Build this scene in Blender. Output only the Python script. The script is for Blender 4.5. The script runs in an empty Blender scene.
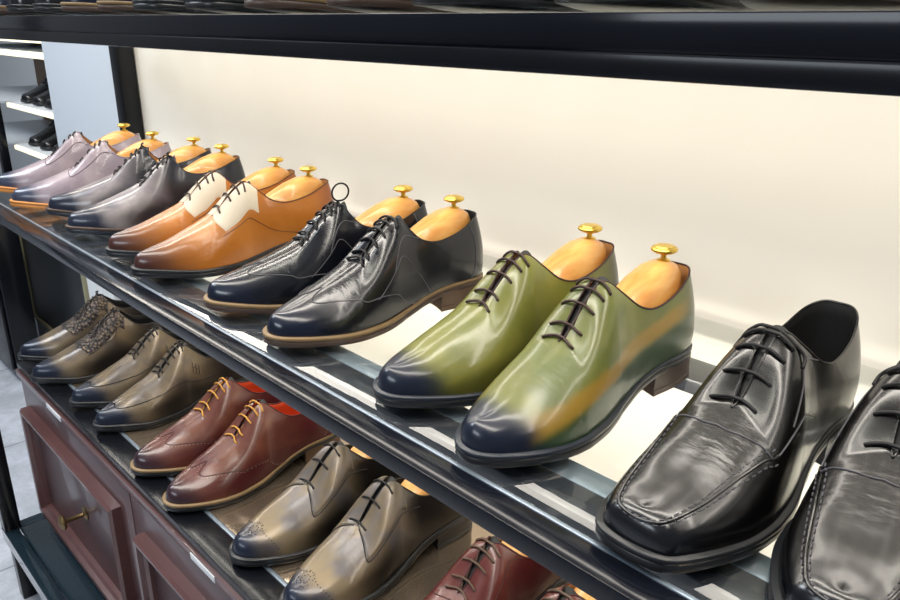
import bpy, bmesh, math, random
from mathutils import Vector, Matrix
random.seed(4)
C = bpy.context.scene.collection
SC = bpy.context.scene
PI = math.pi
H = 1.20            # camera height above the floor

# ------------------------------------------------------------------ camera
FPX, HOR, VPX = 786.0, 18.0, -325.0
pitch = math.atan2(300 - HOR, FPX)
yaw = math.atan2(450 - VPX, math.hypot(FPX, 300 - HOR))
cam = bpy.data.objects.new('camera', bpy.data.cameras.new('camera'))
C.objects.link(cam)
cam.data.sensor_width = 36.0
cam.data.lens = FPX / 900 * 36.0
cam.data.clip_start = 0.02
fwd = Vector((-math.cos(yaw) * math.cos(pitch), math.sin(yaw) * math.cos(pitch), -math.sin(pitch)))
cam.location = (0, 0, H)
cam.rotation_euler = fwd.to_track_quat('-Z', 'Y').to_euler()
SC.camera = cam

# ------------------------------------------------------------------ world, lights, exposure
w = bpy.data.worlds.new('world'); SC.world = w; w.use_nodes = True
bg = w.node_tree.nodes['Background']
bg.inputs[0].default_value = (0.86, 0.92, 1.0, 1); bg.inputs[1].default_value = 0.16
SC.view_settings.view_transform = 'Standard'; SC.view_settings.look = 'None'
SC.view_settings.gamma = 1; SC.view_settings.use_curve_mapping = False
SC.view_settings.exposure = 0.0

def area(name, loc, target, sx, sy, power, color):
    l = bpy.data.lights.new(name, 'AREA'); l.shape = 'RECTANGLE'; l.size = sx; l.size_y = sy
    l.energy = power; l.color = color
    o = bpy.data.objects.new(name, l); C.objects.link(o)
    o.location = loc
    d = (Vector(target) - Vector(loc)).normalized()
    z = -d; x = Vector((1, 0, 0)); y = z.cross(x).normalized(); x = y.cross(z)
    o.rotation_euler = Matrix((x, y, z)).transposed().to_euler()
    return o
WARM = (1.0, 0.935, 0.84); COOL = (0.84, 0.92, 1.0)
area('ceiling_panel_light', (-1.0, -0.1, H + 1.4), (-1.0, 0.6, H - 0.3), 3.4, 0.35, 52, WARM)
area('ceiling_panel_light', (-2.9, -0.5, H + 1.2), (-2.4, 0.8, H - 0.2), 1.2, 0.5, 26, COOL)
area('shop_front_light', (-0.9, -2.4, H + 0.9), (-1.0, 0.6, H - 0.4), 1.6, 0.6, 22, COOL)
area('added_shelf_fill', (-0.8, 0.460, H - 0.012), (-0.8, 0.50, H - 0.30), 2.5, 0.02, 4.0, WARM)  # added lamp under the upper shelf to light the shoes; no strip known there
area('added_shelf_fill', (-0.8, 0.575, H - 0.010), (-0.8, 0.56, H - 0.30), 2.5, 0.03, 3.0, WARM)  # second added lamp, placed for highlights on the vamps
area('added_shelf_fill', (-0.8, 0.458, H - 0.360), (-0.8, 0.56, H - 0.66), 2.5, 0.02, 3.0, WARM)  # added lamp to brighten the lower row of shoes
area('added_shelf_fill', (-0.8, 0.575, H - 0.356), (-0.8, 0.55, H - 0.66), 2.5, 0.03, 1.0, WARM)  # added lamp for highlights on the lower vamps
wash = area('added_wall_wash', (-0.8, 0.458, H - 0.376), (-0.8, 0.835, H - 0.50), 2.5, 0.012, 3.0, WARM)  # added lamp, brightens the wall seen through the middle glass
wash.data.spread = math.radians(75)
wash = area('added_wall_wash', (-0.8, 0.476, H - 0.014), (-0.8, 0.835, H - 0.17), 2.5, 0.012, 0.7, WARM)  # added lamp, evens out the brightness of the upper wall
wash.data.spread = math.radians(110)

# ------------------------------------------------------------------ materials
def new_mat(name):
    m = bpy.data.materials.new(name); m.use_nodes = True
    return m, m.node_tree.nodes, m.node_tree.links, m.node_tree.nodes['Principled BSDF']
def srgb(r, g, b):
    f = lambda c: (c / 255 / 12.92) if c / 255 <= 0.04045 else ((c / 255 + 0.055) / 1.055) ** 2.4
    return (f(r), f(g), f(b), 1)
def ramp(nt, fac, a, b, ca, cb):
    n = nt.nodes.new('ShaderNodeMapRange'); n.interpolation_type = 'SMOOTHSTEP'
    n.inputs['From Min'].default_value = a; n.inputs['From Max'].default_value = b
    nt.links.new(fac, n.inputs['Value']); return mix(nt, n.outputs[0], ca, cb)
def mrange(nt, fac, a, b, lo=0.0, hi=1.0):
    n = nt.nodes.new('ShaderNodeMapRange'); n.interpolation_type = 'SMOOTHSTEP'
    n.inputs['From Min'].default_value = a; n.inputs['From Max'].default_value = b
    n.inputs['To Min'].default_value = lo; n.inputs['To Max'].default_value = hi
    nt.links.new(fac, n.inputs['Value']); return n.outputs[0]
def mix(nt, fac, a, b):
    n = nt.nodes.new('ShaderNodeMix'); n.data_type = 'RGBA'
    if isinstance(fac, float): n.inputs[0].default_value = fac
    else: nt.links.new(fac, n.inputs[0])
    for sock, v in ((n.inputs[6], a), (n.inputs[7], b)):
        if isinstance(v, tuple): sock.default_value = v
        else: nt.links.new(v, sock)
    return n.outputs[2]
def math_(nt, op, a, b=None):
    n = nt.nodes.new('ShaderNodeMath'); n.operation = op
    for i, v in enumerate((a, b)):
        if v is None: continue
        if isinstance(v, (int, float)): n.inputs[i].default_value = v
        else: nt.links.new(v, n.inputs[i])
    return n.outputs[0]
def noise(nt, scale, detail=3, vec=None, rough=0.55):
    n = nt.nodes.new('ShaderNodeTexNoise'); n.inputs['Scale'].default_value = scale
    n.inputs['Detail'].default_value = detail; n.inputs['Roughness'].default_value = rough
    if vec is not None: nt.links.new(vec, n.inputs['Vector'])
    return n.outputs['Fac']
def bump(nt, h, strength, dist):
    n = nt.nodes.new('ShaderNodeBump'); n.inputs['Strength'].default_value = strength
    n.inputs['Distance'].default_value = dist; nt.links.new(h, n.inputs['Height']); return n.outputs[0]

def plain(name, col, rough=0.4, metal=0.0, coat=0.0, var=0.0, vscale=30, bmp=0.0, bscale=300):
    m, N, L, P = new_mat(name); nt = m.node_tree
    P.inputs['Roughness'].default_value = rough; P.inputs['Metallic'].default_value = metal
    P.inputs['Coat Weight'].default_value = coat; P.inputs['Coat Roughness'].default_value = 0.05
    tc = N.new('ShaderNodeTexCoord')
    c2 = tuple(min(1, c * (1 + var) + var * .02) for c in col[:3]) + (1,)
    c1 = tuple(c * (1 - var) for c in col[:3]) + (1,)
    L.new(mix(nt, noise(nt, vscale, 4, tc.outputs['Object']), c1, c2), P.inputs['Base Color'])
    if bmp: L.new(bump(nt, noise(nt, bscale, 3, tc.outputs['Object']), bmp, 0.001), P.inputs['Normal'])
    return m

def leather(name, base, base2, toe, toe0=0.225, toe1=0.285, quarter=None, q0=0.10, q1=0.17, rough=0.28, metal=0.0, streak=None, low=None, coat=0.35, heel=None, spec=0.45, coatr=0.12):
    """patina leather: hand-dyed base with a burnished toe, optional darker quarters and brush streak"""
    m, N, L, P = new_mat(name); nt = m.node_tree
    tc = N.new('ShaderNodeTexCoord'); ob = tc.outputs['Object']
    sep = N.new('ShaderNodeSeparateXYZ'); L.new(ob, sep.inputs[0])
    uv = N.new('ShaderNodeSeparateXYZ'); L.new(tc.outputs['UV'], uv.inputs[0])
    n1 = noise(nt, 22, 3, ob); n2 = noise(nt, 70, 4, ob)
    col = mix(nt, mrange(nt, n1, 0.35, 0.68), base, base2)
    wob = math_(nt, 'MULTIPLY', math_(nt, 'SUBTRACT', n1, 0.5), 0.035)
    xw = math_(nt, 'ADD', sep.outputs[0], wob)
    vw = math_(nt, 'ADD', uv.outputs[1], math_(nt, 'MULTIPLY', math_(nt, 'SUBTRACT', n1, 0.5), 0.16))
    line = math_(nt, 'SUBTRACT', sep.outputs[2], math_(nt, 'MULTIPLY', math_(nt, 'SUBTRACT', 0.385, xw), 0.235))
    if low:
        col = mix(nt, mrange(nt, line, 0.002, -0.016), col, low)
    if streak:
        band = math_(nt, 'MULTIPLY', mrange(nt, line, -0.013, -0.003), mrange(nt, line, 0.013, 0.003))
        band = math_(nt, 'MULTIPLY', band, mrange(nt, xw, 0.01, 0.07))
        col = mix(nt, math_(nt, 'MULTIPLY', band, 0.85), col, streak)
    if quarter:  # darkens towards the heel and along the lower sides
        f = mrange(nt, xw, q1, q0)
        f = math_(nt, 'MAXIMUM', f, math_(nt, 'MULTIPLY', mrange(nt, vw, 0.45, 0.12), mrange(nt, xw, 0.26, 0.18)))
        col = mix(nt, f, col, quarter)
    if heel: col = mix(nt, mrange(nt, xw, 0.06, 0.01), col, heel)
    tb = math_(nt, 'SUBTRACT', xw, math_(nt, 'MULTIPLY', uv.outputs[1], 0.012))
    col = mix(nt, mrange(nt, tb, toe0, toe1), col, toe)
    L.new(col, P.inputs['Base Color'])
    P.inputs['Roughness'].default_value = rough; P.inputs['Metallic'].default_value = metal
    P.inputs['Coat Weight'].default_value = coat; P.inputs['Coat Roughness'].default_value = coatr; P.inputs['Specular IOR Level'].default_value = spec
    st = N.new('ShaderNodeMapping'); st.inputs['Scale'].default_value = (90, 28, 60); L.new(ob, st.inputs[0])
    cre = noise(nt, 1.0, 3, st.outputs[0])
    zone = math_(nt, 'MULTIPLY', mrange(nt, sep.outputs[0], 0.19, 0.21), mrange(nt, sep.outputs[0], 0.25, 0.225))
    hgt = math_(nt, 'ADD', math_(nt, 'MULTIPLY', cre, math_(nt, 'ADD', math_(nt, 'MULTIPLY', zone, 0.9), 0.25)),
                math_(nt, 'MULTIPLY', noise(nt, 420, 2, ob), 0.02))
    L.new(bump(nt, hgt, 0.26, 0.0020), P.inputs['Normal'])
    return m

def glass_mat(name, tint, ior=1.45, through=1.0):
    m, N, L, P = new_mat(name); nt = m.node_tree
    N.remove(P)
    tr = N.new('ShaderNodeBsdfTransparent'); tr.inputs[0].default_value = tint
    gl = N.new('ShaderNodeBsdfGlossy'); gl.inputs['Roughness'].default_value = 0.02
    fr = N.new('ShaderNodeFresnel'); fr.inputs[0].default_value = ior
    tc = N.new('ShaderNodeTexCoord')
    fac = math_(nt, 'ADD', fr.outputs[0], math_(nt, 'MULTIPLY', noise(nt, 3, 3, tc.outputs['Object']), 0.02))
    ge = N.new('ShaderNodeNewGeometry')      # light leaving the pane is not reflected a second time
    fac = math_(nt, 'MULTIPLY', fac, math_(nt, 'SUBTRACT', 1.0, ge.outputs['Backfacing']))
    mx = N.new('ShaderNodeMixShader'); L.new(fac, mx.inputs[0]); L.new(tr.outputs[0], mx.inputs[1]); L.new(gl.outputs[0], mx.inputs[2])
    L.new(mx.outputs[0], N['Material Output'].inputs[0])
    return m

M = {}
M['wall'] = plain('cream wall panel', srgb(236, 231, 220), 0.35, coat=0.15, var=0.03, vscale=3)
M['pale'] = plain('pale blue-grey panel', srgb(218, 222, 226), 0.4, var=0.03, vscale=4)
M['cooltint'] = plain('wall with cool light tint', srgb(200, 208, 218), 0.4, var=0.03, vscale=4)  # cool light on the wall's left end, put into its colour
M['black'] = plain('black lacquered steel', srgb(7, 10, 17), 0.22, coat=0.05, var=0.25, vscale=9)
M['rail'] = plain('black gloss rail', srgb(7, 11, 22), 0.14, coat=0.08, var=0.3, vscale=7)
M['bar'] = plain('dark grey bar', srgb(44, 48, 56), 0.22, coat=0.4, var=0.25, vscale=6)
M['alu'] = plain('pale metal lip', srgb(150, 164, 178), 0.3, metal=0.6, var=0.1, vscale=12)
M['glass'] = glass_mat('shelf glass', (0.97, 0.985, 0.975, 1))
M['wood'] = plain('dark mahogany', srgb(78, 52, 54), 0.35, coat=0.25, var=0.18, vscale=14, bmp=0.1, bscale=60)
M['woodedge'] = plain('mahogany moulding', srgb(92, 62, 62), 0.3, coat=0.35, var=0.15, vscale=20)
M['plinth'] = plain('black plinth board', srgb(24, 40, 50), 0.14, coat=0.6, var=0.25, vscale=9)
M['cabtop'] = plain('bronze mirror glass top', srgb(150, 134, 116), 0.10, metal=0.75, var=0.2, vscale=8)
M['floor'] = None
M['brass'] = plain('brass', srgb(232, 196, 92), 0.34, metal=1.0, var=0.08, vscale=40)
M['oldbrass'] = plain('antique brass', srgb(128, 108, 76), 0.38, metal=0.9, var=0.3, vscale=90)
M['label'] = plain('white card', srgb(225, 228, 232), 0.5, var=0.02)
M['soleblack'] = plain('black sole edge', srgb(26, 28, 32), 0.3, var=0.2, vscale=40)
M['solenavy'] = plain('blue-black sole edge', srgb(30, 36, 48), 0.28, var=0.2, vscale=40)
M['soletan'] = plain('tan welt leather', srgb(126, 102, 68), 0.45, var=0.18, vscale=60)
M['soleorange'] = plain('orange-brown sole edge', srgb(196, 130, 64), 0.4, var=0.12, vscale=60)
M['solebrown'] = plain('dark brown sole edge', srgb(66, 50, 42), 0.4, var=0.18, vscale=60)
M['heelbrown'] = plain('stacked brown heel', srgb(92, 70, 52), 0.42, var=0.25, vscale=60)
M['liningblack'] = plain('black lining', srgb(20, 20, 22), 0.6, var=0.2)
M['liningtan'] = plain('tan lining', srgb(176, 128, 78), 0.55, var=0.15)
M['liningred'] = plain('orange-red lining', srgb(206, 74, 34), 0.5, var=0.12)
M['laceblack'] = plain('black lace', srgb(24, 22, 24), 0.6, bmp=0.3, bscale=900)
M['lacebrown'] = plain('dark brown lace', srgb(62, 42, 38), 0.6, bmp=0.3, bscale=900)
M['lacegold'] = plain('golden lace', srgb(206, 150, 66), 0.6, bmp=0.3, bscale=900)
M['lacetaupe'] = plain('taupe lace', srgb(96, 76, 62), 0.6, bmp=0.3, bscale=900)
M['hole'] = plain('dark perforation', srgb(26, 20, 20), 0.7)
M['holepale'] = plain('pale perforation', srgb(176, 140, 122), 0.6)

def make_floor_mat():
    m, N, L, P = new_mat('grey marble tile'); nt = m.node_tree
    tc = N.new('ShaderNodeTexCoord'); ob = tc.outputs['Object']
    br = N.new('ShaderNodeTexBrick'); L.new(ob, br.inputs['Vector'])
    br.inputs['Scale'].default_value = 1.0; br.inputs['Brick Width'].default_value = 0.6; br.inputs['Row Height'].default_value = 0.6
    br.offset = 0; br.inputs['Mortar Size'].default_value = 0.003
    br.inputs['Color1'].default_value = (1, 1, 1, 1); br.inputs['Color2'].default_value = (0.94, 0.94, 0.95, 1); br.inputs['Mortar'].default_value = (0.55, 0.55, 0.56, 1)
    c = mix(nt, mrange(nt, noise(nt, 9, 6, ob, 0.7), 0.35, 0.7), srgb(172, 178, 188), srgb(204, 210, 222))
    mm = N.new('ShaderNodeMix'); mm.data_type = 'RGBA'; mm.blend_type = 'MULTIPLY'; mm.inputs[0].default_value = 1
    L.new(c, mm.inputs[6]); L.new(br.outputs[0], mm.inputs[7]); L.new(mm.outputs[2], P.inputs['Base Color'])
    P.inputs['Roughness'].default_value = 0.25
    return m
M['floor'] = make_floor_mat()

def make_tree_wood():
    m, N, L, P = new_mat('varnished cedar'); nt = m.node_tree
    tc = N.new('ShaderNodeTexCoord'); mp = N.new('ShaderNodeMapping'); mp.inputs['Scale'].default_value = (9, 55, 30)
    L.new(tc.outputs['Object'], mp.inputs[0])
    g = noise(nt, 1.6, 4, mp.outputs[0])
    wv = N.new('ShaderNodeTexWave'); wv.inputs['Scale'].default_value = 0.6; wv.inputs['Distortion'].default_value = 5; L.new(mp.outputs[0], wv.inputs[0])
    c = mix(nt, mrange(nt, g, 0.3, 0.7), srgb(238, 190, 112), srgb(222, 156, 78))
    c = mix(nt, math_(nt, 'MULTIPLY', wv.outputs['Fac'], 0.3), c, srgb(190, 112, 52))
    L.new(c, P.inputs['Base Color']); P.inputs['Roughness'].default_value = 0.3; P.inputs['Coat Weight'].default_value = 0.3
    return m
M['cedar'] = make_tree_wood()

def make_woven():
    m, N, L, P = new_mat('woven bronze leather'); nt = m.node_tree
    tc = N.new('ShaderNodeTexCoord')
    v = N.new('ShaderNodeTexVoronoi'); v.inputs['Scale'].default_value = 170; L.new(tc.outputs['Object'], v.inputs['Vector'])
    n = noise(nt, 90, 4, tc.outputs['Object'])
    c = mix(nt, mrange(nt, v.outputs['Distance'], 0.25, 0.6), srgb(112, 96, 78), srgb(30, 27, 28))
    c = mix(nt, mrange(nt, n, 0.45, 0.62), c, srgb(70, 60, 60))
    L.new(c, P.inputs['Base Color']); P.inputs['Roughness'].default_value = 0.35; P.inputs['Metallic'].default_value = 0.3
    L.new(bump(nt, v.outputs['Distance'], 1.0, -0.002), P.inputs['Normal'])
    return m
M['woven'] = make_woven()

M['L_lav'] = leather('lavender grey leather', srgb(150, 138, 148), srgb(172, 158, 166), srgb(52, 58, 78), 0.232, 0.272)
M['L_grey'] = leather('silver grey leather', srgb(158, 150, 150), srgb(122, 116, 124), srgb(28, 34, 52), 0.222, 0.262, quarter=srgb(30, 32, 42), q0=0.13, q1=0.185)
M['L_tan'] = leather('tan leather', srgb(170, 102, 34), srgb(182, 114, 46), srgb(62, 34, 28), 0.205, 0.290, heel=srgb(150, 82, 34))
M['L_navy'] = leather('black navy leather', srgb(10, 13, 22), srgb(17, 19, 27), srgb(12, 20, 40), 0.23, 0.28, rough=0.22, coat=0.15, spec=0.65, coatr=0.06)
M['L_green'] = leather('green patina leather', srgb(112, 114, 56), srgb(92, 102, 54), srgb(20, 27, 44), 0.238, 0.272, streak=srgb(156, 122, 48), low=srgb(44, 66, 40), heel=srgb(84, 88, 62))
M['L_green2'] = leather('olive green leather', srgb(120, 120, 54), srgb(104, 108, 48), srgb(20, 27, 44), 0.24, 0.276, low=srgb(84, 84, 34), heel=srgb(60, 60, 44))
M['L_black'] = leather('black leather', srgb(7, 6, 7), srgb(13, 11, 10), srgb(5, 7, 14), 0.25, 0.3, rough=0.23, coat=0.15, spec=0.75, coatr=0.06)
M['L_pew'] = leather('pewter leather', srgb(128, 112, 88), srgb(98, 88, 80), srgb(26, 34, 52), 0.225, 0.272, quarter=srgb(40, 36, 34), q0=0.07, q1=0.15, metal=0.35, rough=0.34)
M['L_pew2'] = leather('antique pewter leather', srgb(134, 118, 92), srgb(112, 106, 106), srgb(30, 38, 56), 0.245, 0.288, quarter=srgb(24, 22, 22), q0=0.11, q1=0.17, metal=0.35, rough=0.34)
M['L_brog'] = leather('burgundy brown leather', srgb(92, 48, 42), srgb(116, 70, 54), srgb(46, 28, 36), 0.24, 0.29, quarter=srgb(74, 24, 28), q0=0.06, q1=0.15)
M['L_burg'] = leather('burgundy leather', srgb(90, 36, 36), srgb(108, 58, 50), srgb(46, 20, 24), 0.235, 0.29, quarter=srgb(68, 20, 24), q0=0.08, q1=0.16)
M['facingwhite'] = plain('off-white grained leather', srgb(206, 194, 174), 0.5, var=0.05, vscale=60, bmp=0.4, bscale=500)

def dark_of(col): return col
M['seam_dark'] = plain('dark seam thread', srgb(22, 20, 22), 0.5)
M['seam_grey'] = plain('grey seam thread', srgb(84, 82, 88), 0.5)
M['seam_brown'] = plain('brown seam thread', srgb(96, 56, 26), 0.5)
M['seam_lav'] = plain('mauve seam thread', srgb(96, 86, 98), 0.5)
M['seam_burg'] = plain('burgundy seam thread', srgb(64, 24, 24), 0.5)

# ------------------------------------------------------------------ mesh helpers
def link(name, me, mat=None, parent=None, smooth=True):
    me.materials.clear()
    if mat: me.materials.append(mat)
    if smooth:
        me.polygons.foreach_set('use_smooth', [True] * len(me.polygons))
    o = bpy.data.objects.new(name, me); C.objects.link(o)
    if parent: o.parent = parent
    return o
class MB:
    """collects verts / faces of ONE mesh"""
    def __init__(s): s.v = []; s.f = []; s.uv = None
    def add(s, vs, fs):
        o = len(s.v); s.v += [tuple(p) for p in vs]; s.f += [tuple(i + o for i in f) for f in fs]
    def grid(s, rows, closed=False):
        o = len(s.v); n = len(rows[0])
        for r in rows: s.v += [tuple(p) for p in r]
        for i in range(len(rows) - 1):
            for j in range(n if closed else n - 1):
                a = o + i * n + j; b = o + i * n + (j + 1) % n
                s.f.append((a, b, b + n, a + n))
    def tube(s, pts, r, seg=8, caps=True, flat=None):
        pts = [Vector(p) for p in pts]; rows = []
        prev = None
        for i, p in enumerate(pts):
            t = (pts[min(i + 1, len(pts) - 1)] - pts[max(i - 1, 0)]).normalized()
            if prev is None:
                a = Vector((0, 0, 1)) if abs(t.z) < 0.9 else Vector((1, 0, 0))
                nrm = (a - t * a.dot(t)).normalized()
            else:
                nrm = (prev - t * prev.dot(t)).normalized()
            prev = nrm; bi = t.cross(nrm)
            rr = r[i] if isinstance(r, list) else r
            rows.append([p + (nrm * math.cos(2 * PI * k / seg) + bi * math.sin(2 * PI * k / seg)) * rr for k in range(seg)])
        o = len(s.v); s.grid(rows, True)
        if caps:
            s.f.append(tuple(o + k for k in range(seg))[::-1]); e = len(s.v) - seg
            s.f.append(tuple(e + k for k in range(seg)))
    def box(s, x0, x1, y0, y1, z0, z1, bev=0.0):
        bm = bmesh.new()
        bmesh.ops.create_cube(bm, size=1.0)
        for v in bm.verts:
            v.co = ((x0 + x1) / 2 + v.co.x * (x1 - x0), (y0 + y1) / 2 + v.co.y * (y1 - y0), (z0 + z1) / 2 + v.co.z * (z1 - z0))
        if bev: bmesh.ops.bevel(bm, geom=list(bm.edges), offset=bev, segments=2, affect='EDGES', profile=0.5)
        bm.verts.index_update()
        s.add([v.co.copy() for v in bm.verts], [[v.index for v in f.verts] for f in bm.faces]); bm.free()
    def lathe(s, prof, center=(0, 0, 0), axis='z', seg=24):
        rows = []
        for r, h in prof:
            ring = []
            for k in range(seg):
                a = 2 * PI * k / seg; c, d = r * math.cos(a), r * math.sin(a)
                p = (c, d, h) if axis == 'z' else (c, -h, d)
                ring.append((center[0] + p[0], center[1] + p[1], center[2] + p[2]))
            rows.append(ring)
        s.grid(rows, True)
    def mesh(s, name, merge=0.0):
        me = bpy.data.meshes.new(name); me.from_pydata(s.v, [], s.f); me.update()
        if s.uv:
            lay = me.uv_layers.new(name='UVMap')
            for lp in me.loops: lay.data[lp.index].uv = s.uv[lp.vertex_index]
        bm = bmesh.new(); bm.from_mesh(me)
        if merge: bmesh.ops.remove_doubles(bm, verts=bm.verts, dist=merge)
        bmesh.ops.recalc_face_normals(bm, faces=bm.faces)
        bm.to_mesh(me); bm.free()
        return me
    def build(s, name, mat, parent=None, smooth=True, merge=0.0):
        return link(name, s.mesh(name, merge), mat, parent, smooth)
def autosmooth(o, ang=35):
    me = o.data
    bm = bmesh.new(); bm.from_mesh(me)
    for e in bm.edges:
        if len(e.link_faces) == 2 and e.calc_face_angle() > math.radians(ang): e.smooth = False
    bm.to_mesh(me); bm.free(); return o
def box_obj(name, x0, x1, y0, y1, z0, z1, mat, parent=None, bev=0.0015):
    b = MB(); b.box(x0, x1, y0, y1, z0, z1, bev); return autosmooth(b.build(name, mat, parent))
def tag(o, label, cat, group=None):
    o['label'] = label; o['category'] = cat
    if group: o['group'] = group
    return o
def empty(name, loc=(0, 0, 0), rz=0.0):
    o = bpy.data.objects.new(name, None); C.objects.link(o); o.location = loc; o.rotation_euler = (0, 0, rz)
    o.empty_display_size = 0.05; return o
def structure(o): o['kind'] = 'structure'; return o
def copy_tree(o, parent=None):
    c = o.copy(); C.objects.link(c); c.parent = parent
    for ch in o.children: copy_tree(ch, c)
    return c

# ------------------------------------------------------------------ the setting
structure(box_obj('floor', -7, 3, -4, 3, -0.05, 0, M['floor'], bev=0))
structure(box_obj('wall_left', -2.81, -2.12, 0.835, 0.90, 0, H + 1.5, M['cooltint'], bev=0))  # left stretch of the wall, its bluish light painted in
structure(box_obj('wall_back', -2.12, 1.2, 0.835, 0.90, 0, H + 1.5, M['wall'], bev=0))
structure(box_obj('wall_far', -7, -2.5, 1.30, 1.36, 0, H + 1.5, M['pale'], bev=0))
structure(box_obj('ceiling', -7, 3, -4, 3, H + 1.5, H + 1.55, M['pale'], bev=0))

# ------------------------------------------------------------------ display rack (frame, rails, glass)
XL, XR = -2.074, 0.55
Zm = H - 0.343            # top of the middle shelf
Zt = H + 0.003            # top of the upper shelf
def shelf(label, z):
    r = empty('glass_shelf', ((XL + XR) / 2, 0.6, z)); tag(r, label, 'shelf', None)
    def rp(name, x0, x1, y0, y1, z0, z1, mat, bev=0.0015):
        o = box_obj(name, x0, x1, y0, y1, z0, z1, mat, None, bev); o.parent = r
        o.matrix_parent_inverse = Matrix.Translation(-r.location); return o
    return rp
rp = shelf('upper glass shelf with glossy black front rail across the top of the photo', Zt)
rp('shelf_fascia', XL, XR, 0.352, 0.376, H - 0.0165, Zt, M['rail'], 0.001)
rp('front_rail', XL, XR, 0.346, 0.378, H - 0.0292, H - 0.0165, M['black'], 0.0012)
rp('shelf_bar', XL, XR, 0.412, 0.445, H - 0.022, H - 0.0055, M['bar'])
rp('shelf_bar', XL, XR, 0.685, 0.735, H - 0.022, H - 0.0055, M['bar'])
rp('added_channel', XL + .03, XR - .03, 0.445, 0.475, H - 0.010, H - 0.0055, M['alu'], 0.0005)  # made-up housing for the added lamp below it
rp('glass_pane', XL + .02, XR - .02, 0.378, 0.832, H - 0.005, Zt, M['glass'], 0.0005)
rp = shelf('middle glass shelf with black front rail carrying the green and tan shoes', Zm)
rp('front_rail', XL, XR, 0.355, 0.382, Zm - 0.0165, Zm, M['rail'], 0.001)
rp('shelf_lip', XL + .02, XR - .02, 0.3825, 0.3865, Zm - 0.010, Zm + 0.0003, M['alu'], 0.0004)
rp('shelf_bar', XL, XR, 0.412, 0.445, Zm - 0.026, Zm - 0.0085, M['bar'])
rp('shelf_bar', XL, XR, 0.685, 0.735, Zm - 0.026, Zm - 0.0085, M['bar'])
rp('added_channel', XL + .03, XR - .03, 0.445, 0.470, Zm - 0.014, Zm - 0.0085, M['alu'], 0.0005)  # invented housing to go with the added lower lamp
rp('glass_pane', XL + .02, XR - .02, 0.387, 0.832, Zm - 0.008, Zm, M['glass'], 0.0005)
tag(box_obj('rack_post', XL - .047, XL - .001, 0.787, 0.832, 0, H + 0.9, M['black'], None, 0.002), 'black rack post standing against the wall behind the leftmost shoes', 'post')

# ------------------------------------------------------------------ plinth and cabinet
Zc = H - 0.674            # top of the cabinet
Zp = H - 1.03             # top of the plinth
pl = empty('display_plinth', (-0.6, 0.5, 0))
tag(pl, 'low black plinth on short legs under the mahogany cabinet', 'plinth')
def pp(name, *a, mat=M['plinth'], bev=0.0015):
    o = box_obj(name, *a, mat, None, bev); o.parent = pl; o.matrix_parent_inverse = Matrix.Translation(-pl.location); return o
pp('frame_rail', -1.70, XR, 0.262, 0.289, Zp - 0.03, Zp, bev=0.001)
pp('top_board', -1.672, XR, 0.2905, 0.80, Zp - 0.03, Zp - 0.0008, bev=0.001)
pp('frame_rail', -1.70, -1.673, 0.2905, 0.80, Zp - 0.03, Zp, bev=0.001)
for x in (-1.69, 0.45):
    for y in (0.268, 0.77):
        pp('leg', x, x + 0.03, y, y + 0.03, 0, Zp - 0.03, mat=M['black'])
tag(box_obj('corner_post', -1.704, -1.672, 0.263, 0.295, Zp, H + 0.9, M['black'], None, 0.0015), 'black corner post standing on the left front corner of the plinth', 'post')

cab = empty('shoe_cabinet', (-0.6, 0.58, Zp))
tag(cab, 'dark mahogany drawer cabinet under the lower row of shoes', 'cabinet')
def cp(name, *a, mat=M['wood'], bev=0.0015, parent=cab):
    o = box_obj(name, *a, mat, None, bev); o.parent = parent
    o.matrix_parent_inverse = Matrix.Translation(-cab.location); return o
cp('body', -1.712, XR - .05, 0.372, 0.80, Zp, Zc - 0.03)
cp('top_edge', -1.712, XR - .05, 0.352, 0.80, Zc - 0.03, Zc - 0.016, mat=M['woodedge'], bev=0.001)
cp('top_slab', -1.708, XR - .05, 0.356, 0.398, Zc - 0.016, Zc, mat=M['black'], bev=0.0015)
cp('top_glass', -1.708, XR - .05, 0.4045, 0.80, Zc - 0.016, Zc, mat=M['cabtop'], bev=0.0008)
cp('inlay_strip', -1.708, XR - .05, 0.3985, 0.404, Zc - 0.016, Zc + 0.0003, mat=M['alu'], bev=0.0002)
xs = [-1.712, -1.140, -0.568, 0.004, 0.49]
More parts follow.
